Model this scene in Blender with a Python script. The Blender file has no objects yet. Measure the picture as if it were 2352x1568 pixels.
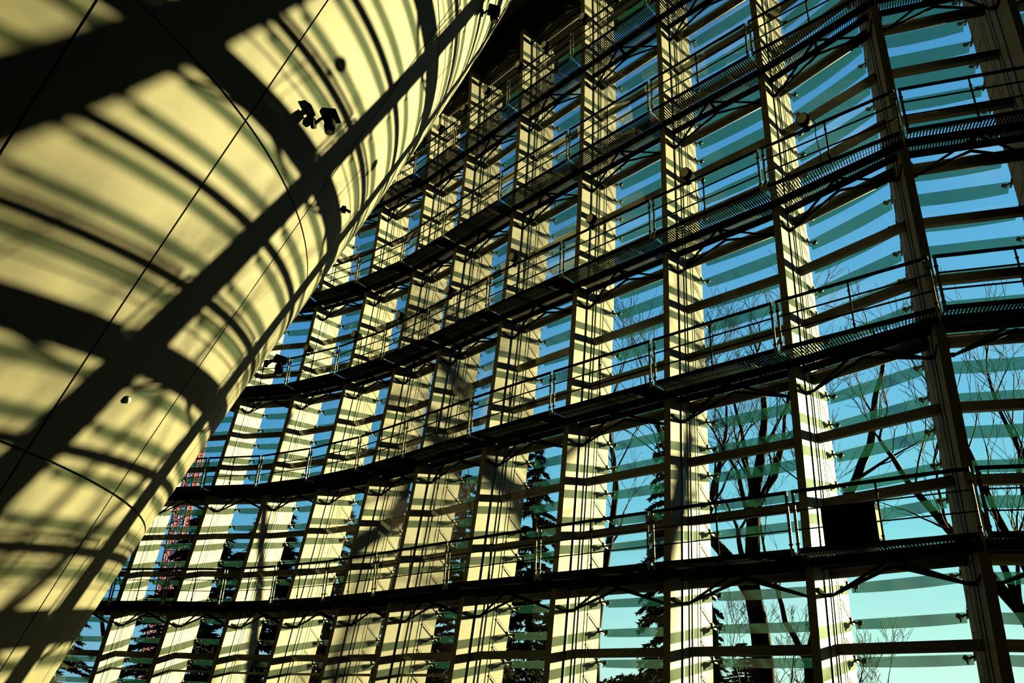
import bpy, math, random
from mathutils import Vector, Matrix
R = math.radians
scene = bpy.context.scene
COL = scene.collection

# ------------------------------------------------------------------ camera, sky, sun, exposure
EYE = 1.7                                    # eye height above the hall floor
TILT, ROLL, FPX = 0.4402568, -0.0451947, 1812.525
cam_d = bpy.data.cameras.new('camera'); cam = bpy.data.objects.new('camera', cam_d); COL.objects.link(cam)
cam_d.sensor_width = 36.0; cam_d.lens = FPX / 2352 * 36.0; cam_d.clip_end = 2000
_f = Vector((0, math.cos(TILT), math.sin(TILT))); _u = Vector((0, -math.sin(TILT), math.cos(TILT))); _r = Vector((1, 0, 0))
_c, _s = math.cos(ROLL), math.sin(ROLL)
_R = _c * _r - _s * _u; _U = _s * _r + _c * _u
cam.matrix_world = Matrix(((_R.x, _U.x, -_f.x, 0), (_R.y, _U.y, -_f.y, 0), (_R.z, _U.z, -_f.z, EYE), (0, 0, 0, 1)))
scene.camera = cam

SUN_AZ, SUN_EL = R(57.6), R(10.0)
SUN_DIR = Vector((math.sin(SUN_AZ) * math.cos(SUN_EL), math.cos(SUN_AZ) * math.cos(SUN_EL), math.sin(SUN_EL)))
sd = bpy.data.lights.new('low_sun', 'SUN'); so = bpy.data.objects.new('low_sun', sd); COL.objects.link(so)
sd.energy = 84.0; sd.color = (1.0, 0.86, 0.36); sd.angle = R(0.7)
so.rotation_euler = (-SUN_DIR).to_track_quat('-Z', 'Y').to_euler(); so.location = (60, 40, 30)

world = bpy.data.worlds.new('sky'); scene.world = world; world.use_nodes = True
wn = world.node_tree; wn.nodes.clear()
def wnode(t): return wn.nodes.new(t)
tc = wnode('ShaderNodeTexCoord'); sx = wnode('ShaderNodeSeparateXYZ'); wn.links.new(tc.outputs['Generated'], sx.inputs[0])
rampA = wnode('ShaderNodeValToRGB'); wn.links.new(sx.outputs['Z'], rampA.inputs[0])
def setramp(rp, stops):
    e = rp.color_ramp.elements
    while len(e) > 1: e.remove(e[-1])
    e[0].position = stops[0][0]; e[0].color = (*stops[0][1], 1)
    for p, c in stops[1:]:
        k = e.new(p); k.color = (*c, 1)
setramp(rampA, [(0.0, (0.28, 0.62, 0.78)), (0.12, (0.10, 0.40, 0.72)), (0.35, (0.055, 0.29, 0.66)), (0.75, (0.03, 0.17, 0.50)), (1.0, (0.02, 0.12, 0.42))])
rampB = wnode('ShaderNodeValToRGB'); wn.links.new(sx.outputs['Z'], rampB.inputs[0])
setramp(rampB, [(0.0, (0.95, 1.25, 1.05)), (0.09, (0.62, 1.15, 0.98)), (0.22, (0.27, 0.84, 0.95)), (0.36, (0.19, 0.62, 0.91)), (0.52, (0.13, 0.50, 0.84)), (0.75, (0.07, 0.33, 0.68)), (1.0, (0.02, 0.12, 0.42))])
dp = wnode('ShaderNodeVectorMath'); dp.operation = 'DOT_PRODUCT'; wn.links.new(tc.outputs['Generated'], dp.inputs[0]); dp.inputs[1].default_value = (math.sin(SUN_AZ), math.cos(SUN_AZ), 0.0)
mr = wnode('ShaderNodeMapRange'); mr.inputs['From Min'].default_value = 0.1; mr.inputs['From Max'].default_value = 0.80; wn.links.new(dp.outputs['Value'], mr.inputs['Value'])
mx = wnode('ShaderNodeMixRGB'); wn.links.new(mr.outputs[0], mx.inputs[0]); wn.links.new(rampA.outputs[0], mx.inputs[1]); wn.links.new(rampB.outputs[0], mx.inputs[2])
mp = wnode('ShaderNodeMapping'); mp.inputs['Scale'].default_value = (2.0, 3.5, 9.0); mp.inputs['Rotation'].default_value = (0.3, 0.2, 0.5); wn.links.new(tc.outputs['Generated'], mp.inputs[0])
nz = wnode('ShaderNodeTexNoise'); nz.inputs['Scale'].default_value = 2.2; nz.inputs['Detail'].default_value = 6; wn.links.new(mp.outputs[0], nz.inputs['Vector'])
cm = wnode('ShaderNodeMapRange'); cm.inputs['From Min'].default_value = 0.55; cm.inputs['From Max'].default_value = 0.85; cm.inputs['To Max'].default_value = 0.35; wn.links.new(nz.outputs['Fac'], cm.inputs['Value'])
mx2 = wnode('ShaderNodeMixRGB'); wn.links.new(cm.outputs[0], mx2.inputs[0]); wn.links.new(mx.outputs[0], mx2.inputs[1]); mx2.inputs[2].default_value = (0.62, 0.85, 0.92, 1)
bg = wnode('ShaderNodeBackground'); bg.inputs['Strength'].default_value = 1.0; wn.links.new(mx2.outputs[0], bg.inputs[0])
wo = wnode('ShaderNodeOutputWorld'); wn.links.new(bg.outputs[0], wo.inputs[0])

vs = scene.view_settings; vs.view_transform = 'Standard'; vs.look = 'None'; vs.exposure = 0.0; vs.gamma = 1.0; vs.use_curve_mapping = False
scene.cycles.transparent_max_bounces = 40
scene.cycles.caustics_reflective = False; scene.cycles.caustics_refractive = False
random.seed(7)

# ------------------------------------------------------------------ materials
def mat(name, base, rough=0.6, metal=0.0, var=0.25, scale=6.0, bump=0.0, spec=0.3, stretch=(1, 1, 1)):
    m = bpy.data.materials.new(name); m.use_nodes = True; nt = m.node_tree; b = nt.nodes['Principled BSDF']
    t = nt.nodes.new('ShaderNodeTexCoord'); mpn = nt.nodes.new('ShaderNodeMapping'); mpn.inputs['Scale'].default_value = stretch
    nt.links.new(t.outputs['Object'], mpn.inputs[0])
    n = nt.nodes.new('ShaderNodeTexNoise'); n.inputs['Scale'].default_value = scale; n.inputs['Detail'].default_value = 5; nt.links.new(mpn.outputs[0], n.inputs['Vector'])
    r = nt.nodes.new('ShaderNodeValToRGB'); nt.links.new(n.outputs['Fac'], r.inputs[0])
    e = r.color_ramp.elements; e[0].position = 0.3; e[1].position = 0.72
    e[0].color = (*[c * (1 - var) for c in base], 1); e[1].color = (*[min(1, c * (1 + var)) for c in base], 1)
    nt.links.new(r.outputs[0], b.inputs['Base Color'])
    b.inputs['Roughness'].default_value = rough; b.inputs['Metallic'].default_value = metal
    b.inputs['Specular IOR Level'].default_value = spec
    if bump:
        bp = nt.nodes.new('ShaderNodeBump'); bp.inputs['Strength'].default_value = bump; bp.inputs['Distance'].default_value = 0.02
        nt.links.new(n.outputs['Fac'], bp.inputs['Height']); nt.links.new(bp.outputs[0], b.inputs['Normal'])
    return m
def glassy(name, tint, refl=0.04, diff=None, fac=0.0, frit=0.0):
    m = bpy.data.materials.new(name); m.use_nodes = True; nt = m.node_tree; nt.nodes.clear()
    o = nt.nodes.new('ShaderNodeOutputMaterial'); tr = nt.nodes.new('ShaderNodeBsdfTransparent'); tr.inputs[0].default_value = (*tint, 1)
    last = tr
    if diff:
        tl = nt.nodes.new('ShaderNodeBsdfTranslucent'); tl.inputs[0].default_value = (*diff, 1)
        df = nt.nodes.new('ShaderNodeBsdfDiffuse'); df.inputs[0].default_value = (*diff, 1)
        md = nt.nodes.new('ShaderNodeMixShader'); md.inputs[0].default_value = 0.5; nt.links.new(tl.outputs[0], md.inputs[1]); nt.links.new(df.outputs[0], md.inputs[2])
        mm = nt.nodes.new('ShaderNodeMixShader'); mm.inputs[0].default_value = fac
        if frit:
            t = nt.nodes.new('ShaderNodeTexCoord'); n = nt.nodes.new('ShaderNodeTexNoise'); n.inputs['Scale'].default_value = 1.3
            nt.links.new(t.outputs['Object'], n.inputs['Vector'])
            q = nt.nodes.new('ShaderNodeMapRange'); q.inputs['To Min'].default_value = fac - frit; q.inputs['To Max'].default_value = fac + frit
            nt.links.new(n.outputs['Fac'], q.inputs['Value']); nt.links.new(q.outputs[0], mm.inputs[0])
        nt.links.new(tr.outputs[0], mm.inputs[1]); nt.links.new(md.outputs[0], mm.inputs[2]); last = mm
    gl = nt.nodes.new('ShaderNodeBsdfGlossy'); gl.inputs['Roughness'].default_value = 0.02
    fr = nt.nodes.new('ShaderNodeFresnel'); fr.inputs['IOR'].default_value = 1.25
    ml = nt.nodes.new('ShaderNodeMath'); ml.operation = 'MULTIPLY'; ml.inputs[1].default_value = refl; nt.links.new(fr.outputs[0], ml.inputs[0])
    mg = nt.nodes.new('ShaderNodeMixShader'); nt.links.new(ml.outputs[0], mg.inputs[0]); nt.links.new(last.outputs[0], mg.inputs[1]); nt.links.new(gl.outputs[0], mg.inputs[2])
    nt.links.new(mg.outputs[0], o.inputs[0]); return m
M = {}
M['fin'] = mat('painted_fin', (0.097, 0.090, 0.078), 0.7, var=0.06, spec=0.15, scale=1.2, stretch=(1, 1, .25))
M['rail'] = mat('dark_glazing_bar', (0.015, 0.017, 0.016), 0.5, var=0.2)
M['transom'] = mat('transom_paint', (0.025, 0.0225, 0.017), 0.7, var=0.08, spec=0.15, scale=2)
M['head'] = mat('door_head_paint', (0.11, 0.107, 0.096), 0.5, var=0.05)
M['black'] = mat('black_steel', (0.0045, 0.0045, 0.0045), 0.9, var=0.25, scale=4, spec=0.02)
M['post'] = mat('galvanised_post', (0.08, 0.085, 0.085), 0.45, metal=0.0, var=0.15, scale=20)
M['concrete'] = mat('cast_concrete', (0.042, 0.0378, 0.0258), 0.75, var=0.24, scale=0.9, bump=0.12, spec=0.15)
M['core'] = mat('joint_shadow_gap', (0.01, 0.01, 0.01), 0.9, var=0.1)
M['glass'] = glassy('pane_glass', (0.905, 0.925, 0.92), 0.3)
M['louver'] = glassy('fritted_green_glass', (0.545, 0.63, 0.59), 0.3, (0.0070, 0.044, 0.037), 0.26, 0.05)
M['steel'] = mat('clamp_steel', (0.022, 0.022, 0.02), 0.5, var=0.2, spec=0.2)
M['lamp'] = mat('lamp_housing', (0.003, 0.003, 0.003), 0.85, var=0.2, spec=0.03)
M['lens'] = mat('lamp_lens', (0.45, 0.45, 0.42), 0.15, var=0.05)
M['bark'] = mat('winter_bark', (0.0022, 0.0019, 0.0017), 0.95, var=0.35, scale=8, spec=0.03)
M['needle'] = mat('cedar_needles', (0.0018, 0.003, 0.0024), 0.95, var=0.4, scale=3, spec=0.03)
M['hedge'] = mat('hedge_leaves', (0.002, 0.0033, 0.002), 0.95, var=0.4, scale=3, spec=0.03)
M['red'] = mat('red_lattice_paint', (0.20, 0.02, 0.008), 0.8, var=0.15)
M['floor'] = mat('dark_floor', (0.022, 0.019, 0.015), 0.6, var=0.15, scale=2)
M['wallm'] = mat('dark_timber_wall', (0.015, 0.011, 0.008), 0.7, var=0.25, scale=1.5, stretch=(6, 6, .4))
M['ceil'] = mat('dark_ceiling', (0.012, 0.012, 0.012), 0.9, var=0.2)
M['ground'] = mat('winter_lawn', (0.012, 0.013, 0.007), 0.95, var=0.3, scale=0.6)
M['white'] = mat('white_plastic', (0.25, 0.25, 0.24), 0.4, var=0.03)

# ------------------------------------------------------------------ mesh helpers
class MB:
    """collects shapes in world coordinates; build() links them as ONE mesh object under a parent"""
    def __init__(s): s.v = []; s.f = []; s.sm = []
    def quadbox(s, c8):
        k = len(s.v); s.v += [tuple(p) for p in c8]
        s.f += [(k, k+1, k+2, k+3), (k+7, k+6, k+5, k+4), (k, k+4, k+5, k+1), (k+1, k+5, k+6, k+2), (k+2, k+6, k+7, k+3), (k+3, k+7, k+4, k)]
        s.sm += [False] * 6
    def beam(s, A, B, w, h, up=Vector((0, 0, 1))):
        A, B = Vector(A), Vector(B); d = (B - A).normalized(); side = d.cross(up).normalized(); u = side.cross(d).normalized()
        a, b = side * (w / 2), u * (h / 2)
        s.quadbox([A - a - b, A + a - b, A + a + b, A - a + b, B - a - b, B + a - b, B + a + b, B - a + b])
    def tube(s, pts, radii, n=6, cap=True, rx=1.0):
        pts = [Vector(p) for p in pts]; base = len(s.v); prev = None
        if isinstance(radii, (int, float)): radii = [radii] * len(pts)
        for i, p in enumerate(pts):
            d = (pts[min(i + 1, len(pts) - 1)] - pts[max(i - 1, 0)]).normalized()
            ref = prev if prev else (Vector((0, 0, 1)) if abs(d.z) < 0.9 else Vector((1, 0, 0)))
            a = (ref - d * ref.dot(d)).normalized(); b = d.cross(a); prev = a
            for k in range(n):
                t = 2 * math.pi * k / n; s.v.append(tuple(p + (a * math.cos(t) + b * math.sin(t) * rx) * radii[i]))
        for i in range(len(pts) - 1):
            for k in range(n):
                q = base + i * n; s.f.append((q + k, q + (k + 1) % n, q + n + (k + 1) % n, q + n + k)); s.sm.append(True)
        if cap:
            s.f.append(tuple(base + k for k in range(n - 1, -1, -1))); s.sm.append(False)
            q = base + (len(pts) - 1) * n; s.f.append(tuple(q + k for k in range(n))); s.sm.append(False)
    def poly(s, pts, smooth=False):
        k = len(s.v); s.v += [tuple(p) for p in pts]; s.f.append(tuple(range(k, k + len(pts)))); s.sm.append(smooth)
    def mesh(s, name, m, base=None):
        me = bpy.data.meshes.new(name)
        v = s.v if base is None else [(p[0] - base[0], p[1] - base[1], p[2] - base[2]) for p in s.v]
        me.from_pydata(v, [], s.f); me.polygons.foreach_set('use_smooth', s.sm); me.materials.append(m); me.update(); return me
    def build(s, name, m, parent=None, base=None):
        me = s.mesh(name, m, base); o = bpy.data.objects.new(name, me); COL.objects.link(o)
        if parent: o.parent = parent
        elif base is not None: o.location = base
        return o
def tag(o, label=None, cat=None, group=None, kind=None):
    if label: o['label'] = label
    if cat: o['category'] = cat
    if group: o['group'] = group
    if kind: o['kind'] = kind
    return o
def empty(name, loc):
    o = bpy.data.objects.new(name, None); o.empty_display_size = 0.2; o.location = loc; COL.objects.link(o); return o

# ------------------------------------------------------------------ the facade's plan and section
FIN = {-3: (16.55, 10.4), -2: (13.65, 11.45), -1: (10.72, 12.02), 0: (7.8181, 12.8549), 1: (5.7326, 15.0555), 2: (3.4282, 17.1109), 3: (1.1146, 19.2252),
       4: (-1.1783, 21.3752), 5: (-3.3943, 23.5936), 6: (-5.1937, 25.2831), 7: (-7.1998, 26.7464), 8: (-9.2458, 27.8534), 9: (-11.3693, 28.3286),
       10: (-13.52, 29.0), 11: (-15.6, 29.9), 12: (-17.6, 30.9)}
NIN = {0: (-.726, -.688), 1: (-.696, -.718), 2: (-.67, -.742), 3: (-.679, -.734), 4: (-.696, -.718), 5: (-.697, -.717), 6: (-.638, -.77), 7: (-.536, -.844), 8: (-.355, -.935), 9: (-.218, -.976)}
LEAN_DIR = {i: Vector((-NIN[i][0], -NIN[i][1], 0)) for i in NIN}
OUT_AZ = {-3: 22, -2: 16, -1: 11, 0: 20, 1: 41}
OUT = {}
for i in FIN:
    if i in OUT_AZ: OUT[i] = Vector((math.sin(R(OUT_AZ[i])), math.cos(R(OUT_AZ[i])), 0))
    elif i in NIN: OUT[i] = LEAN_DIR[i].copy()
    else: OUT[i] = Vector((-0.38, 0.925, 0)) if i > 10 else Vector((0.0, 1.0, 0))
    OUT[i].normalize()
    if i not in LEAN_DIR: LEAN_DIR[i] = OUT[i].copy()
TANG = {i: Vector((OUT[i].y, -OUT[i].x, 0)) for i in FIN}          # towards the right-hand neighbour
DEPTH, THICK = 1.80, 0.17
LEVELS = [2.94, 7.155, 11.40, 15.65, 19.91, 24.17]               # catwalk floors above eye level
def lean(i, zr):
    s = max(-0.15, min(i, 10.5) / 9.0); Z = zr / 10
    return (0.8214 + 1.0441 * s) * Z + (-0.4051 + 0.7416 * s) * Z ** 2 + (0.0760 - 0.3488 * s) * Z ** 3
def P(i, zr, dep=0.0, lat=0.0):
    """point on fin i: zr above the eye, dep outwards from its inner edge, lat along the facade"""
    p = Vector((FIN[i][0], FIN[i][1], zr + EYE)) + LEAN_DIR[i] * lean(i, zr) + OUT[i] * dep + TANG[i] * lat
    return p
ZBOT, ZTOP = -EYE, 24.32
ORD = ['first', 'second', 'third', 'fourth', 'fifth', 'sixth', 'seventh', 'eighth', 'ninth', 'tenth', 'eleventh', 'twelfth', 'thirteenth']
LEVNAME = ['lowest', 'second-lowest', 'third', 'fourth', 'fifth', 'topmost']
def finname(i):
    if i == -1: return 'rightmost fin at the picture edge'
    return 'broad fin ' + ORD[i] + ' from the right' if 0 <= i <= 11 else ''

# ------------------------------------------------------------------ setting: ground, floor, ceiling, walls
g = MB(); g.poly([(-160, -60, -0.12), (160, -60, -0.12), (160, 260, -0.12), (-160, 260, -0.12)])
tag(g.build('ground', M['ground']), 'dull winter lawn outside the glass wall', 'ground', kind='structure')
order = sorted(FIN)
edge_bot = [P(i, ZBOT, 1.9) for i in order]
back = [(-44, 14), (-42, -18), (24, -18), (20, 7)]
def slab(name, zlo, zhi, zr, m, extra, label):
    b = MB(); ring = [P(i, zr, extra) for i in order]
    pl = [(p.x, p.y) for p in ring] + [(-24, 40)] + back
    lo = [(x, y, zlo) for x, y in pl]; hi = [(x, y, zhi) for x, y in pl]
    b.poly(hi); b.poly(lo[::-1])
    for k in range(len(pl)):
        q = (k + 1) % len(pl); b.poly([lo[k], lo[q], hi[q], hi[k]])
    return tag(b.build(name, m), label, name, kind='structure')
slab('floor', -0.1, 0.0, ZBOT, M['floor'], 1.9, 'dark floor of the tall glazed hall')
slab('ceiling', ZTOP + EYE, ZTOP + EYE + 0.5, ZTOP, M['ceil'], 2.6, 'dark ceiling above the topmost catwalk')
def wall(name, a, b, label):
    w = MB(); w.beam((a[0], a[1], (ZTOP + EYE) / 2), (b[0], b[1], (ZTOP + EYE) / 2), 0.3, ZTOP + EYE)
    tag(w.build(name, M['wallm']), label, 'wall', kind='structure')
wall('wall_left', (-24, 40), (-44, 14), 'dark wall closing the far end of the hall')
wall('wall_back', (-44, 14), (-42, -18), 'dark timber wall behind the concrete cone')
wall('wall_rear', (-42, -18), (24, -18), 'dark timber wall behind the viewer')
wall('wall_right', (24, -18), (20, 7), 'dark wall closing the near end of the hall')

# ------------------------------------------------------------------ fins
ZS = [ZBOT + .01 + (ZTOP - .03 - ZBOT) * k / 26 for k in range(27)]
def column(i, d0, d1, l0, l1, mb):
    base = len(mb.v)
    for z in ZS: mb.v += [tuple(P(i, z, d0, l0)), tuple(P(i, z, d1, l0)), tuple(P(i, z, d1, l1)), tuple(P(i, z, d0, l1))]
    for k in range(len(ZS) - 1):
        q = base + 4 * k
        for j in range(4): mb.f.append((q + j, q + (j + 1) % 4, q + 4 + (j + 1) % 4, q + 4 + j)); mb.sm.append(False)
    mb.f.append((base + 3, base + 2, base + 1, base)); q = base + 4 * (len(ZS) - 1); mb.f.append((q, q + 1, q + 2, q + 3)); mb.sm += [False, False]
RODS = [(0.52, 0.05, .02), (0.80, 0.03, .014), (0.93, 0.028, .014), (1.17, 0.016, .008), (1.29, 0.016, .008)]
for i in FIN:
    base = P(i, ZBOT); root = empty('facade_fin', base)
    lab = {-3: 'pale vertical facade fin second outside the right picture edge', -2: 'pale vertical facade fin just outside the right picture edge',
           -1: 'shaded vertical facade fin at the right picture edge', 12: 'pale vertical facade fin farthest left behind the concrete cone'}.get(i)
    if not lab:
        how = 'dark backlit' if i == 0 else ('tan sunlit' if i < 6 else 'bright cream sunlit')
        lab = f'{how} vertical facade fin, {ORD[i]} from the right' + (', beside the concrete cone' if i >= 9 else '')
    tag(root, lab, 'column', 'vertical fins of the glass facade')
    b = MB(); column(i, 0, DEPTH, -THICK, 0, b); b.build('fin_plate', M['fin'], root, base)
    for d, w, pr in RODS:
        for side in (0, 1):
            b = MB(); l0, l1 = ((0.001, pr) if side == 0 else (-THICK - pr, -THICK - 0.001))
            column(i, d - w / 2, d + w / 2, l0, l1, b); b.build('glazing_bar', M['rail'], root, base)

# ------------------------------------------------------------------ window bays: transoms, panes, glass louvers with clamps
TZ = []                                                             # (underside, kind) of every transom
for k in range(-1, 6):
    w = LEVELS[k] if k >= 0 else LEVELS[0] - 4.24
    if k >= 0: TZ.append((w - 0.28, 'tube'))
    if k < 5: TZ += [(w + 1.13, 'box'), (w + 2.55, 'box')]
TZ = [t for t in sorted(TZ) if -1.2 < t[0] < ZTOP - 0.2]
LZ = []
z = 4.10
while z - 0.7083 > ZBOT + 0.4: z -= 0.7083
while z < ZTOP - 0.2: LZ.append(z); z += 0.7083
# one clamp mesh, built at the origin: +X along the facade, +Y outwards
cb = MB()
cb.quadbox([Vector(p) for p in [(-.02, -.02, -.07), (.02, -.02, -.07), (.02, -.02, .05), (-.02, -.02, .05), (-.012, .16, -.10), (.012, .16, -.10), (.012, .16, -.05), (-.012, .16, -.05)]])
cb.tube([(-.012, .05, -.02), (.13, .10, -.07)], 0.022, 6)
cb.tube([(.10, .085, -.085), (.16, .13, -.03)], [.05, .045], 8)
cb.tube([(.13, .06, -.10), (.13, .05, -.16)], 0.016, 5)
cb.tube([(.02, -.45, .33), (.02, 0, .01)], 0.007, 4)
CLAMP = cb.mesh('louver_clamp', M['steel'])
cb2 = MB(); cb2.v = [(-x, y, z_) for x, y, z_ in cb.v]; cb2.f = [f[::-1] for f in cb.f]; cb2.sm = cb.sm
CLAMP_R = cb2.mesh('louver_clamp', M['steel'])
def clampmat(i, p, base):
    t, o = TANG[i], OUT[i]
    return Matrix(((t.x, o.x, 0, p.x - base.x), (t.y, o.y, 0, p.y - base.y), (0, 0, 1, p.z - base.z), (0, 0, 0, 1)))
wn_ = 0
for i in range(-3, 12):                                             # bay between fin i (right) and fin i+1 (left)
    if i + 1 not in FIN: continue
    wn_ += 1; L, Rr = i + 1, i
    base = (P(L, ZBOT, .55) + P(Rr, ZBOT, .55)) / 2; root = empty('window_%d' % wn_, base)
    lab = f'tall glazed bay to the right of the {ORD[L]} fin from the right' if 0 <= L else f'tall glazed bay beyond the right picture edge, number {-L} outwards'
    if L == 0: lab = 'tall glazed bay at the right picture edge'
    if L > 9: lab = f'tall glazed bay behind the concrete cone, right of the {ORD[L]} fin'
    tag(root, lab, 'window', kind='structure')
    near = i >= -1
    ends = lambda zr, d: (P(L, zr, d, 0.004), P(Rr, zr, d, -THICK - 0.004))
    for zb, kind in TZ:
        b = MB()
        if kind == 'tube':
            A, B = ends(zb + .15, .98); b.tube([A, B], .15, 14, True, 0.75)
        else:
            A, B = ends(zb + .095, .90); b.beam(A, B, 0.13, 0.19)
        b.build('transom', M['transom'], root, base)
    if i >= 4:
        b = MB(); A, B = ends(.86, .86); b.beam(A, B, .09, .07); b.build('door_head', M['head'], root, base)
    cuts = [ZBOT + .02] + [t[0] + .1 for t in TZ] + [ZTOP - .02]
    for z0, z1 in zip(cuts[:-1], cuts[1:]):
        b = MB(); q = []
        for d in (.60, .615):
            A0, B0 = ends(z0 + .012, d); A1, B1 = ends(z1 - .012, d); q += [A0, B0, B1, A1]
        b.quadbox(q); b.build('pane', M['glass'], root, base)
    for zl in LZ:
        # awning blade: upper edge at the fins' outer edges, lower edge further out; gently bowed
        b = MB(); n = 6; top = []; bot = []
        A, B = P(L, zl, DEPTH + .05, .03), P(Rr, zl, DEPTH + .05, -THICK - .03)
        oo = (OUT[L] + OUT[Rr]).normalized()
        for k in range(n + 1):
            t = k / n; bow = 4 * t * (1 - t)
            p = A.lerp(B, t); top.append(p); bot.append(p + oo * (.235 + .05 * bow) + Vector((0, 0, -.15 - .02 * bow)))
        nrm = (oo * .15 + Vector((0, 0, .235))).normalized() * .012
        k0 = len(b.v); b.v += [tuple(p) for p in top + bot] + [tuple(p + nrm) for p in top + bot]
        m2 = 2 * (n + 1)
        for k in range(n):
            a, c = k, n + 1 + k
            b.f.append((a, a + 1, c + 1, c)); b.f.append((m2 + c, m2 + c + 1, m2 + a + 1, m2 + a))
            b.f.append((a + 1, a, m2 + a, m2 + a + 1)); b.f.append((c, c + 1, m2 + c + 1, m2 + c)); b.sm += [False] * 4
        b.f.append((0, n + 1, m2 + n + 1, m2)); b.f.append((n, m2 + n, m2 + 2 * n + 1, 2 * n + 1)); b.sm += [False] * 2
        lv = b.build('glass_louver', M['louver'], root, base)
        if near and zl > -1:
            for j, lat, me in ((L, .0, CLAMP), (Rr, -THICK, CLAMP_R)):
                c = bpy.data.objects.new('louver_clamp', me); COL.objects.link(c); c.parent = lv
                c.matrix_local = clampmat(j, P(j, zl, DEPTH, lat), base)

# ------------------------------------------------------------------ catwalks, one section per bay and level
INSET = 0.655
INS = lambda j: {0: .30, -1: .35}.get(j, INSET)                     # overhang of the deck in front of each fin
RAIL = {}
for lv, w in enumerate(LEVELS):
    for i in range(-3, 11):
        L, Rr = i + 1, i
        fz = w
        IL, IR = P(L, fz, -INS(L), -.06), P(Rr, fz, -INS(Rr), -.06)
        d = (IR - IL).normalized(); IL, IR = IL + d * .03, IR - d * .03
        def W(t, dep, dz):                                         # t 0..1 along the section, dep outwards
            kl, kr = (INS(L) / INSET, INS(Rr) / INSET) if dep < 0 else (1, 1)
            a = P(L, fz, dep * kl, 0.0 if dep > -.02 else -.06); c = P(Rr, fz, dep * kr, -THICK if dep > -.02 else -.06)
            p = a.lerp(c, t) + (d * .03 * (1 - 2 * t) if dep < 0 else Vector((0, 0, 0))); p.z += dz; return p
        base = (IL + IR) / 2; root = empty('catwalk_section', base)
        where = f'beside the {ORD[L]} fin from the right' if L >= 1 else ('at the right picture edge' if L == 0 else 'beyond the right picture edge')
        if L >= 10: where = f'behind the cone by the {ORD[L]} fin'
        if L < 0: where = f'{ORD[-L - 1]} beyond the right picture edge'
        tag(root, f'black grated catwalk section {"with railing" if lv < 5 else "under the ceiling"}, {LEVNAME[lv]} level, {where}', 'catwalk', 'catwalk sections along the facade')
        b = MB(); b.beam(W(0, -INSET, -.005), W(1, -INSET, -.005), .02, .10); b.build('toe_board', M['black'], root, base)
        b = MB(); b.beam(W(0, -.08, -.125), W(1, -.08, -.125), .08, .17); b.build('deck_beam', M['black'], root, base)
        b = MB(); b.beam(W(0, .42, -.105), W(1, .42, -.105), .06, .16); b.build('deck_beam', M['black'], root, base)
        # grating bars
        b = MB(); n = max(8, int((IR - IL).length / .062))
        for k in range(n):
            t = (k + .5) / n
            b.beam(W(t, -INSET + .02, -.02), W(t, -.03, -.022), .016, .043)
            if .02 < t < .98: b.beam(W(t, .0, -.02), W(t, .39, -.022), .016, .043)
        for dep in (-.45, -.25, .13, .27): b.tube([W(0, dep, -.008), W(1, dep, -.008)], .006, 4, False)
        tag(b.build('grating', M['black'], root, base), kind='stuff')
        # railing (none on the topmost deck, which hangs right under the ceiling)
        hh = 1.1 if lv < 5 else 0
        for t, wd in () if lv == 5 else ((.012, .055), (.5, .034), (.988, .055)):
            b = MB(); A = W(t, -INSET - .02, -.10); B = W(t, -INSET - .02, hh - .01); b.beam(A, B, wd, .014, up=OUT[L])
            po = b.build('rail_post', M['post'] if t != .5 else M['black'], root, base)
            for hz in (.10, .86):
                b = MB(); b.beam(W(t, -INSET - .025, hz), W(t, -INSET - .025, hz + .035), wd + .02, .034, up=OUT[L]); b.build('post_clip', M['black'], po, base)
        if lv < 5: b = MB(); b.tube([W(.004, -INSET - .02, hh), W(.996, -INSET - .02, hh)], .037, 8); b.build('top_rail', M['black'], root, base)
        for hz in () if lv == 5 else (.38, .74):
            b = MB(); b.tube([W(.006, -INSET - .02, hz), W(.994, -INSET - .02, hz)], .014 if lv == 0 else .021, 6); b.build('middle_rail', M['black'], root, base)
        RAIL[(lv, i)] = (W(0, -INSET - .02, hh), W(1, -INSET - .02, hh))
        # inverted-V struts and their brackets below the deck
        for s_, t0 in ((L, .02), (Rr, .98)):
            node = W(t0, .42, -.66) + (d * .10 if t0 < .5 else -d * .10)
            b = MB(); b.tube([node, W(.5, -.08, -.20)], [.028, .034], 6); b.build('strut', M['black'], root, base)
            b = MB(); b.tube([node, W(.5, .42, -.24)], [.03, .038], 6); b.build('strut', M['black'], root, base)
            f = W(0 if t0 < .5 else 1, .05, -.60); f2 = W(0 if t0 < .5 else 1, .42, -.66)
            b = MB(); b.beam(f, f2, .06, .07); b.beam(f2, node, .07, .07); b.build('strut_bracket', M['black'], root, base)
        b = MB(); b.beam(W(.5, -.08, -.16), W(.5, .42, -.16), .06, .05); b.build('cross_tie', M['black'], root, base)

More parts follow.
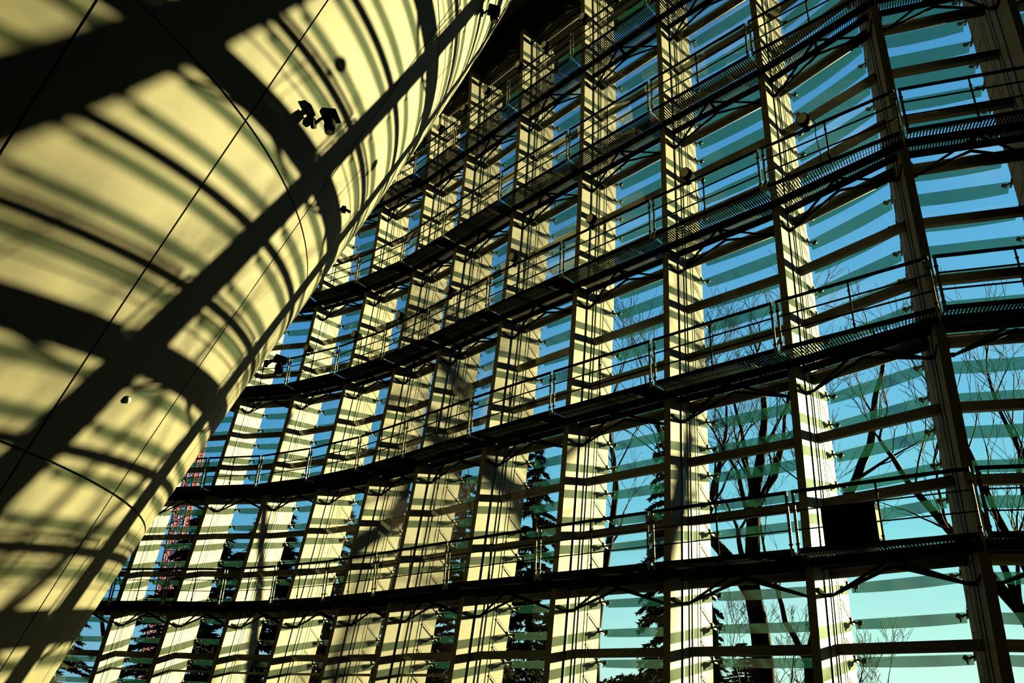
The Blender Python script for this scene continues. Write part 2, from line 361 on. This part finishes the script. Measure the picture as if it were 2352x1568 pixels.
# ------------------------------------------------------------------ inverted concrete cone
SC = 2.05
CX, CY = -15.887, 12.956
def crad(zr):
    Z = zr / SC / 10; return SC * (3.96686 + 3.31876 * Z + 1.54623 * Z * Z - 0.964 * Z ** 3)
cbase = Vector((CX, CY, 0)); croot = empty('concrete_cone', cbase)
tag(croot, 'huge inverted cone of pale concrete panels striped by shadows', 'cone')
rows = [ZBOT, 3.104, 8.837, 14.57, 20.3, ZTOP - 0.02]
b = MB(); nseg = 96; zs = [ZBOT + (ZTOP - .02 - ZBOT) * k / 20 for k in range(21)]
for z_ in zs:
    r_ = crad(z_) - .05
    for k in range(nseg): a = 2 * math.pi * k / nseg; b.v.append((CX + r_ * math.cos(a), CY + r_ * math.sin(a), z_ + EYE))
for q in range(20):
    for k in range(nseg): b.f.append((q * nseg + k, q * nseg + (k + 1) % nseg, (q + 1) * nseg + (k + 1) % nseg, (q + 1) * nseg + k)); b.sm.append(True)
b.build('cone_core', M['core'], croot, cbase)
GAP = .018
for ri in range(5):
    for k in range(24):
        a0, a1 = R(2.8 + 15 * k), R(2.8 + 15 * (k + 1)); b = MB(); nu, nv = 8, 9
        z0, z1 = rows[ri] + (GAP if ri else 0), rows[ri + 1] - GAP
        for lay in (0, 1):
            for v in range(nv + 1):
                z_ = z0 + (z1 - z0) * v / nv; r_ = crad(z_) - (.045 if lay else 0); g0 = GAP / r_
                for u in range(nu + 1):
                    a = a0 + g0 + (a1 - a0 - 2 * g0) * u / nu; b.v.append((CX + r_ * math.cos(a), CY + r_ * math.sin(a), z_ + EYE))
        S1 = (nu + 1) * (nv + 1)
        for v in range(nv):
            for u in range(nu):
                q = v * (nu + 1) + u; b.f.append((q, q + 1, q + nu + 2, q + nu + 1)); b.sm.append(True)
        rim = [u for u in range(nu + 1)] + [v * (nu + 1) + nu for v in range(1, nv + 1)] + [nv * (nu + 1) + u for u in range(nu - 1, -1, -1)] + [v * (nu + 1) for v in range(nv - 1, 0, -1)]
        k0 = len(b.v); b.v += [b.v[r_] for r_ in rim] + [b.v[S1 + r_] for r_ in rim]; n = len(rim)
        for q in range(n): b.f.append((k0 + (q + 1) % n, k0 + q, k0 + n + q, k0 + n + (q + 1) % n)); b.sm.append(False)
        b.build('concrete_panel', M['concrete'], croot, cbase)

# ------------------------------------------------------------------ floodlights on the railings and on the cone
def copy_tree(o, parent=None):
    c = o.copy(); COL.objects.link(c); c.parent = parent
    for ch in [x for x in bpy.data.objects if x.parent == o]: copy_tree(ch, c)
    return c
def rail_light():
    r_ = empty('floodlight', (0, 0, 0))
    b = MB(); b.tube([(-.05, -.10, .19), (-.05, .02, .20), (-.05, .16, .21)], [.115, .115, .085], 14); b.tube([(-.05, .16, .21), (-.05, .22, .214)], [.05, .04], 8); can = b.build('lamp_can', M['lamp'], r_)
    b = MB(); b.tube([(-.05, -.112, .189), (-.05, -.10, .19)], .095, 14); b.build('lamp_lens', M['lens'], can)
    b = MB(); b.beam((-.18, .03, .20), (-.18, .03, .03), .012, .03); b.beam((.08, .03, .20), (.08, .03, .03), .012, .03); b.beam((-.186, .03, .03), (.086, .03, .03), .03, .012); b.build('yoke', M['lamp'], r_)
    b = MB(); b.beam((-.08, 0, 0), (.02, 0, 0), .075, .075); b.tube([(-.03, .03, 0), (-.03, .03, .04)], .015, 6); b.build('rail_clamp', M['lamp'], r_)
    b = MB(); b.tube([(.06, .05, .20), (.12, .04, .10), (.10, .03, -.2), (.13, .03, -.6), (.11, .03, -1.0)], .008, 5); b.build('cable', M['lamp'], r_)
    return r_
proto = rail_light(); first = True
spots = [(2, i, .38) for i in range(0, 9)] + [(4, i, t) for i in range(2, 8) for t in (.20, .64)]
for lv, i, t in spots:
    o = proto if first else copy_tree(proto); first = False
    A, B = RAIL[(lv, i)]; p = A.lerp(B, t); o.location = p; o.scale = (1.3, 1.3, 1.3)
    dd = (B - A).normalized(); o.rotation_euler = (0, 0, math.atan2(dd.y, dd.x))
    side = '' if lv == 2 else (', left one' if t < .4 else ', right one')
    tag(o, f'black floodlight on the {LEVNAME[lv]} level railing right of the {ORD[i + 1]} fin{side}', 'floodlight', 'floodlights on the catwalk railings')
def cone_light():
    r_ = empty('wall_floodlight', (0, 0, 0))                        # +Y points away from the wall
    b = MB(); b.tube([(0, -.02, -.12), (0, .05, -.12)], .10, 10); b.beam((0, .03, -.25), (0, .03, .02), .12, .05); b.build('wall_plate', M['lamp'], r_)
    b = MB(); b.tube([(0, .05, -.12), (0, .14, -.02), (0, .26, .06)], .03, 8); b.build('arm', M['lamp'], r_)
    b = MB(); b.quadbox([Vector(p) for p in [(-.17, .16, .02), (.17, .16, .02), (.14, .18, .14), (-.14, .18, .14), (-.15, .50, .0), (.15, .50, .0), (.11, .44, .13), (-.11, .44, .13)]]); b.build('hood', M['lamp'], r_)
    b = MB(); b.tube([(0, .32, .03), (0, .33, -.10)], .055, 10); b.tube([(0, .33, -.08), (0, .34, -.20), (0, .36, -.34)], [.10, .11, .09], 12); can = b.build('lamp_can', M['lamp'], r_)
    b = MB(); b.tube([(0, .361, -.34), (0, .362, -.348)], .07, 12); b.build('lamp_lens', M['lens'], can)
    return r_
cproto = cone_light(); first = True
for (x, y, z_, lab) in [(-3.96, 11.784, 10.02, 'black hooded floodlight mounted on the cone between two shadow bands'), (-1.234, 15.422, 17.08, 'black hooded floodlight high on the cone at the top of the picture'),
                        (-5.30, 18.55, 7.75, 'black hooded floodlight at the right rim of the cone before the facade')]:
    o = cproto if first else copy_tree(cproto); first = False
    a = math.atan2(y - CY, x - CX); r_ = crad(z_) + .02
    o.location = (CX + r_ * math.cos(a), CY + r_ * math.sin(a), z_ + EYE); o.rotation_euler = (0, 0, a - math.pi / 2)
    tag(o, lab, 'floodlight', 'floodlights on the concrete cone')
def on_cone(x, y, z_, off=.0):
    a = math.atan2(y - CY, x - CX); return Vector((CX + (crad(z_) + off) * math.cos(a), CY + (crad(z_) + off) * math.sin(a), z_ + EYE)), a
p, a = on_cone(-6.215, 12.113, 4.355); nn = Vector((math.cos(a), math.sin(a), -.3)).normalized()
r0 = empty('dome_sensor', p); b = MB(); b.tube([p, p + nn * .03], .065, 12); b.build('dome_base', M['lamp'], r0, p)
b = MB(); b.tube([p + nn * .03, p + nn * .055, p + nn * .075, p + nn * .085], [.055, .05, .032, .008], 12); b.build('dome_cover', M['white'], r0, p)
tag(r0, 'small white dome sensor low on the concrete cone', 'sensor')
p, a = on_cone(-4.0, 15.016, 10.20); nn = Vector((math.cos(a), math.sin(a), 0)); tt = Vector((-nn.y, nn.x, 0))
r0 = empty('wall_sensor', p); b = MB(); b.beam(p, p + nn * .10, .10, .14); b.build('sensor_body', M['lamp'], r0, p)
b = MB(); b.tube([p + nn * .1, p + nn * .2 + Vector((0, 0, -.05))], .035, 8); b.build('sensor_head', M['lamp'], r0, p)
tag(r0, 'small black sensor near the right side of the cone', 'sensor')

# black box standing on the lowest catwalk
A, B = RAIL[(0, 0)]; dd = (B - A).normalized(); oo = Vector((-dd.y, dd.x, 0)); zf = LEVELS[0] + EYE
c0 = A.lerp(B, .165) + oo * .16; c1 = A.lerp(B, .475) + oo * .16
for c_ in (c0, c1): c_.z = zf
base = (c0 + c1) / 2; root = empty('equipment_case', base)
b = MB(); b.beam(c0 + Vector((0, 0, .37)), c1 + Vector((0, 0, .37)), .26, .70); b.build('case_body', M['lamp'], root, base)
b = MB(); b.beam(c0 + Vector((0, 0, .725)), c1 + Vector((0, 0, .725)), .275, .02); b.build('case_lid', M['black'], root, base)
for t in (.1, .9):
    q = c0.lerp(c1, t); b = MB(); b.tube([q, q + Vector((0, 0, .03))], .03, 8); b.build('foot', M['black'], root, base)
m_ = c0.lerp(c1, .8) + Vector((0, 0, .73)); b = MB(); b.tube([m_ - dd * .09, m_ - dd * .07 + Vector((0, 0, .04)), m_ + dd * .07 + Vector((0, 0, .04)), m_ + dd * .09], .008, 5); b.build('handle', M['black'], root, base)
tag(root, 'black rectangular equipment case standing on the lowest catwalk', 'case')

# ------------------------------------------------------------------ trees outside
def grow(mb, tw, p, d, L, r, depth, rng, spread, up):
    """one limb: a bent tapered tube, then children"""
    n = 5; pts = [p.copy()]; rad = [r]; q = p.copy(); dd = d.copy()
    for k in range(n):
        dd = (dd + Vector((rng.uniform(-1, 1), rng.uniform(-1, 1), rng.uniform(-.6, .9))) * .17 + Vector((0, 0, up))).normalized()
        q = q + dd * (L / n); pts.append(q.copy()); rad.append(r * (1 - .42 * (k + 1) / n))
    rad = [max(.010, q_) for q_ in rad]
    (mb if r > .035 else tw).tube(pts, rad, 6 if r > .06 else (4 if r > .02 else 3), r > .06)
    if depth <= 0: return
    kids = 2 if r > .10 else 3
    for k in range(kids):
        s = pts[-1] if k < 2 else pts[3]; f = rng.uniform(.62, .86)
        ax = Vector((rng.uniform(-1, 1), rng.uniform(-1, 1), rng.uniform(-.2, .2))).normalized()
        nd = (Matrix.Rotation(rng.uniform(.55, 1.0) * spread * (1 if k % 2 else -1), 3, dd.cross(ax).normalized()) @ dd).normalized()
        grow(mb, tw, s, nd, L * f, rad[-1] * rng.uniform(.66, .92) if k < 2 else rad[3] * .5, depth - 1, rng, spread, up)
def bare_tree(x, y, limbs, depth, seed, label, trunk_r=.3, spread=.62, up=.03, L0=4.0, name='bare_tree'):
    """limbs: list of main-limb polylines (points relative to the trunk foot)"""
    rng = random.Random(seed); base = Vector((x, y, -.12)); root = empty(name, base); tw = MB()
    tag(root, label, 'tree', 'trees outside the glass wall')
    for j, pl in enumerate(limbs):
        mb = MB(); pts = [base + Vector(q) for q in pl[1]]; r0_, r1_ = pl[0][0] * 1.2, pl[0][1] * 1.3; m = len(pts) - 1
        fine = []
        for k in range(m):                                          # smooth wobble between the guide points
            for s in range(3): fine.append(pts[k].lerp(pts[k + 1], s / 3) + Vector((rng.uniform(-1, 1), rng.uniform(-1, 1), 0)) * .05)
        fine.append(pts[-1]); rr = [r0_ + (r1_ - r0_) * k / (len(fine) - 1) for k in range(len(fine))]
        mb.tube(fine, rr, 8)
        for k in range(len(fine) // 2, len(fine), 2):               # side shoots on the upper half
            dd = (fine[min(k + 1, len(fine) - 1)] - fine[k - 1]).normalized()
            ax = Vector((rng.uniform(-1, 1), rng.uniform(-1, 1), .1)).normalized(); nd = (dd + ax * .8).normalized()
            grow(mb, tw, fine[k], nd, L0 * rng.uniform(.45, .75), rr[k] * .42, depth - 1, rng, spread, up)
        dd = (fine[-1] - fine[-2]).normalized(); grow(mb, tw, fine[-1], dd, L0 * .7, rr[-1], depth, rng, spread, up)
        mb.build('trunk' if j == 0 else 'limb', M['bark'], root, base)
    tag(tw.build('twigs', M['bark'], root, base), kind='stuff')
# large forked tree between the second and third fins
bare_tree(10.6, 34.4, [((.42, .16), [(0, 0, 0), (.25, 0, 4.5), (.1, .3, 7.5), (.4, .2, 10.5), (.9, -.2, 13)]),
                       ((.26, .10), [(-.1, 0, 6.8), (-1.0, -.3, 8.2), (-2.3, .2, 10.0), (-2.9, .4, 12.2)]),
                       ((.22, .09), [(.2, .1, 8.4), (.7, .5, 10.8), (.5, .9, 12.6)]),
                       ((.16, .07), [(.4, .2, 10.3), (1.3, -.4, 11.8), (1.8, -.6, 13.4)])], 4, 11, 'large bare forked tree outside between second and third fins', L0=4.4)
bare_tree(8.3, 33.2, [((.30, .12), [(0, 0, 0), (.1, 0, 5.5), (-.3, .1, 8.2), (-.9, .2, 10.6), (-.5, .1, 12.4)]), ((.17, .07), [(-.4, 0, 8.4), (.5, .3, 10.4), (1.2, .5, 12.4)])], 4, 23, 'slender bare tree outside just right of the third fin', L0=3.6)
bare_tree(13.2, 36.5, [((.26, .10), [(0, 0, 0), (.3, 0, 4.2), (1.0, .2, 6.6), (1.5, .2, 8.6)]), ((.15, .06), [(.3, 0, 4.2), (-.5, .3, 6.0), (-.9, .2, 8.0)])], 4, 31, 'bare tree outside just left of the second fin', L0=3.4)
bare_tree(12.8, 31.5, [((.26, .10), [(0, 0, 0), (.2, 0, 5.0), (.5, .2, 8.0), (1.2, .2, 10.4), (2.4, 0, 12.6), (2.9, 0, 14.6)]), ((.12, .05), [(.5, .2, 8.0), (-.2, .6, 9.8), (-.4, .5, 11.4)])], 4, 47, 'bare leaning tree outside just right of the second fin', L0=3.4)
bare_tree(18.6, 27.0, [((.28, .09), [(0, 0, 0), (-.4, 0, 3.6), (-1.3, .2, 5.6), (-2.6, .4, 7.6), (-3.9, .6, 9.6)]), ((.16, .06), [(-.4, 0, 3.6), (-.5, .3, 6.2), (-1.2, .5, 8.8), (-1.8, .4, 11.2)]),
                       ((.16, .06), [(-.1, 0, 2.8), (.5, -.2, 6.0), (.3, 0, 9.0), (-.2, .2, 11.8)])], 3, 59, 'bare spreading tree outside at the right picture edge', L0=3.4)
bare_tree(16.4, 24.6, [((.16, .06), [(0, 0, 0), (-.2, 0, 3.2), (-.8, .1, 5.8), (-1.2, .2, 8.2)]), ((.10, .05), [(-.2, 0, 3.2), (.4, .2, 6.0), (.3, .2, 9.0)])], 3, 61, 'thin bare tree outside behind the first fin', L0=3.0)
bare_tree(4.2, 38.0, [((.20, .08), [(0, 0, 0), (.2, 0, 5.0), (.8, 0, 9.0), (1.3, 0, 12.0), (1.0, .2, 14.5)])], 4, 71, 'bare tree outside between third and fourth fins', L0=3.6)
bare_tree(12.7, 41.0, [((.12, .05), [(0, 0, 0), (.1, 0, 1.8), (.2, 0, 3.4)]), ((.08, .04), [(0, 0, .6), (-.6, 0, 2.2), (-1.0, .2, 3.6)]), ((.08, .04), [(0, 0, .6), (.8, 0, 2.2), (1.4, .2, 3.4)])], 4, 83, 'low twiggy shrub tree outside right of the second fin', L0=2.2)
bare_tree(18.2, 44.0, [((.12, .05), [(0, 0, 0), (.1, 0, 1.4), (.2, 0, 2.8)]), ((.08, .04), [(0, 0, .4), (-.9, 0, 1.8), (-1.6, .2, 2.8)]), ((.08, .04), [(0, 0, .4), (.9, 0, 1.8), (1.6, .2, 2.8)])], 4, 89, 'low twiggy shrub tree far outside before the first fin', L0=2.2)
bare_tree(-20.5, 44.0, [((.2, .08), [(0, 0, 0), (.2, 0, 4.0), (.7, 0, 8.0), (.9, 0, 10.5)]), ((.1, .05), [(.2, 0, 4.0), (-.8, 0, 7.0), (-1.0, 0, 9.0)])], 4, 97, 'bare tree outside before the red lattice mast', L0=3.2)
# tree off to the right, in the path of the low sun
bare_tree(34.0, 31.0, [((.34, .12), [(0, 0, 0), (.2, .2, 4.0), (-.6, .5, 8.0), (-1.0, .2, 11.5)]), ((.2, .08), [(0, .1, 3.6), (1.0, -1.4, 7.0), (1.6, -2.4, 10.5)]), ((.2, .08), [(0, .1, 3.6), (-.6, 1.6, 6.0), (-.9, 2.8, 9.0)])], 4, 101, 'bare tree outside beyond the right picture edge', L0=4.0)

def conifer_meshes(H, rad, seed):
    rng = random.Random(seed); tr = MB(); fo = MB()
    tr.tube([(0, 0, 0), (.05, 0, H * .5), (0, 0, H)], [.32, .18, .02], 8)
    lev = int(H * 2.6)
    for k in range(lev):
        z_ = H * (.08 + .91 * k / lev); rr = rad * (1 - .93 * (k / lev) ** 1.25) + .25; nb = 7 if k < lev * .8 else 5
        for j in range(nb):
            a = rng.uniform(0, 6.283); l = rr * rng.uniform(.6, 1.1); dx, dy = math.cos(a), math.sin(a)
            pts = [Vector((dx * l * t, dy * l * t, z_ + l * (.16 * t - .34 * t * t))) for t in (0, .35, .7, 1)]
            tr.tube(pts, [.04, .03, .02, .008], 3, False)
            m = int(14 + l * 20)
            for s in range(m):
                t = .15 + .85 * (s + rng.random()) / m; c = Vector((dx * l * t, dy * l * t, z_ + l * (.16 * t - .34 * t * t)))
                wd = .16 + .32 * (1 - abs(t - .6)); sd_ = rng.choice((-1, 1)); out = Vector((dx, dy, 0)); sid = Vector((-dy, dx, 0)) * sd_
                e = c + (sid * rng.uniform(.5, 1) + out * rng.uniform(.2, .9)) * wd + Vector((0, 0, rng.uniform(-.22, .10)))
                w_ = Vector((rng.uniform(-1, 1), rng.uniform(-1, 1), rng.uniform(-1, 1))) * .085
                fo.poly([c - w_, c + w_, e + w_ * .2])
                e2 = c + (out * rng.uniform(.3, .9) + sid * rng.uniform(-.4, .6)) * wd + Vector((0, 0, rng.uniform(-.3, .04))); fo.poly([c + w_, c - w_, e2])
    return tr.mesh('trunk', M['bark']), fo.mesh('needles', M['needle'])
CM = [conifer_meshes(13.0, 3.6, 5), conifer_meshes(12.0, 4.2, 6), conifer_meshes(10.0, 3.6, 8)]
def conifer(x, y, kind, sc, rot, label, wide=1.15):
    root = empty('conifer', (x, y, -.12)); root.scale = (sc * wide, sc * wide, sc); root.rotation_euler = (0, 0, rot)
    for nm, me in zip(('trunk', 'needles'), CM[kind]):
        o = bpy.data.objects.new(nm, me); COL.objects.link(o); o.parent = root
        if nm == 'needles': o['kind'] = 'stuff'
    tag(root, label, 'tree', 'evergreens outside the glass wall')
for args in [(12.0, 56.7, 0, 1.74, 0, 'tall dark cedar outside behind the third fin from the right', .58), (2.3, 60.90, 1, 1.83, 1, 'broad dark cedar outside left of the fourth fin', .56),
             (-3.19, 65.25, 1, 1.71, 2.2, 'dark cedar outside left of the fifth fin', .66), (15.37, 65.25, 2, 1.07, .4, 'low dark cedar outside behind the large forked tree'),
             (19.72, 67.42, 2, 0.80, 2.4, 'low dark cedar outside left of the second fin'),
             (-8.70, 69.60, 2, 1.89, 3, 'dark cedar outside left of the sixth fin'), (-14.50, 71.05, 0, 1.42, 4, 'dark cedar outside left of the seventh fin'), (-20.01, 69.60, 2, 1.77, 5, 'dark cedar outside left of the eighth fin'),
             (-25.09, 68.15, 1, 1.45, .7, 'dark cedar outside left of the ninth fin'), (-36.98, 68.15, 2, 1.30, 1.7, 'dark cedar outside left of the red lattice mast')]: conifer(*args)
def bush(x, y, r_, h_, seed, label):
    rng = random.Random(seed); base = Vector((x, y, -.12)); root = empty('evergreen_shrub', base); st = MB(); fo = MB()
    for k in range(5):
        a = rng.uniform(0, 6.28); st.tube([base, base + Vector((math.cos(a) * r_ * .4, math.sin(a) * r_ * .4, h_ * .7))], [.04, .015], 4)
    for k in range(2600):
        u = Vector((rng.gauss(0, 1), rng.gauss(0, 1), rng.gauss(0, 1))).normalized() * rng.uniform(.55, 1.0) ** .5
        c = base + Vector((u.x * r_, u.y * r_, h_ * .5 + u.z * h_ * .5)); w_ = Vector((rng.uniform(-1, 1), rng.uniform(-1, 1), rng.uniform(-1, 1))) * .10; q = Vector((rng.uniform(-1, 1), rng.uniform(-1, 1), rng.uniform(-1, 1))) * .16
        fo.poly([c - w_, c + q, c + w_, c - q])
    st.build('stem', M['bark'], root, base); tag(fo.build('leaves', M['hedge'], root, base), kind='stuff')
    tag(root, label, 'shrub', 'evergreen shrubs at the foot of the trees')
for k, (x, y, r_, h_, lab) in enumerate([(11.9, 29.6, 1.0, 2.5, 'round dark shrub outside at the foot of the second fin'), (17.6, 31.0, 1.1, 2.6, 'round dark shrub outside at the foot of the first fin'), (6.0, 36.0, 2.6, 3.6, 'wide dark shrub outside left of the third fin'),
                                        (9.4, 38.0, 2.4, 3.4, 'wide dark shrub outside right of the third fin'), (0.5, 38.5, 3.0, 4.0, 'wide dark shrub outside left of the fourth fin'), (-4.0, 42.0, 3.0, 4.6, 'wide dark shrub outside left of the fifth fin'),
                                        (-9.0, 44.0, 3.0, 4.6, 'wide dark shrub outside left of the seventh fin'), (-14.5, 43.0, 3.0, 4.6, 'wide dark shrub outside left of the eighth fin')]): bush(x, y, r_, h_, 200 + k, lab)

# ------------------------------------------------------------------ red lattice mast far behind
base = Vector((-45.1, 111.2, -.12)); root = empty('lattice_mast', base); hw = .85; Hm = 46.0; n = 23
tag(root, 'red steel lattice mast rising far behind the facade beside the cone', 'mast')
cor = [Vector((sx_ * hw, sy_ * hw, 0)) for sx_, sy_ in ((-1, -1), (1, -1), (1, 1), (-1, 1))]
for c_ in cor:
    b = MB(); b.tube([base + c_, base + c_ + Vector((0, 0, Hm))], .14, 6); b.build('leg', M['red'], root, base)
for k in range(n):
    z0, z1 = Hm * k / n, Hm * (k + 1) / n; b = MB()
    for j in range(4):
        a_, c_ = cor[j], cor[(j + 1) % 4]
        b.tube([base + a_ + Vector((0, 0, z1)), base + c_ + Vector((0, 0, z1))], .07, 4)
        b.tube([base + a_ + Vector((0, 0, z0)), base + c_ + Vector((0, 0, z1))], .07, 4); b.tube([base + c_ + Vector((0, 0, z0)), base + a_ + Vector((0, 0, z1))], .07, 4)
    b.build('bracing', M['red'], root, base)
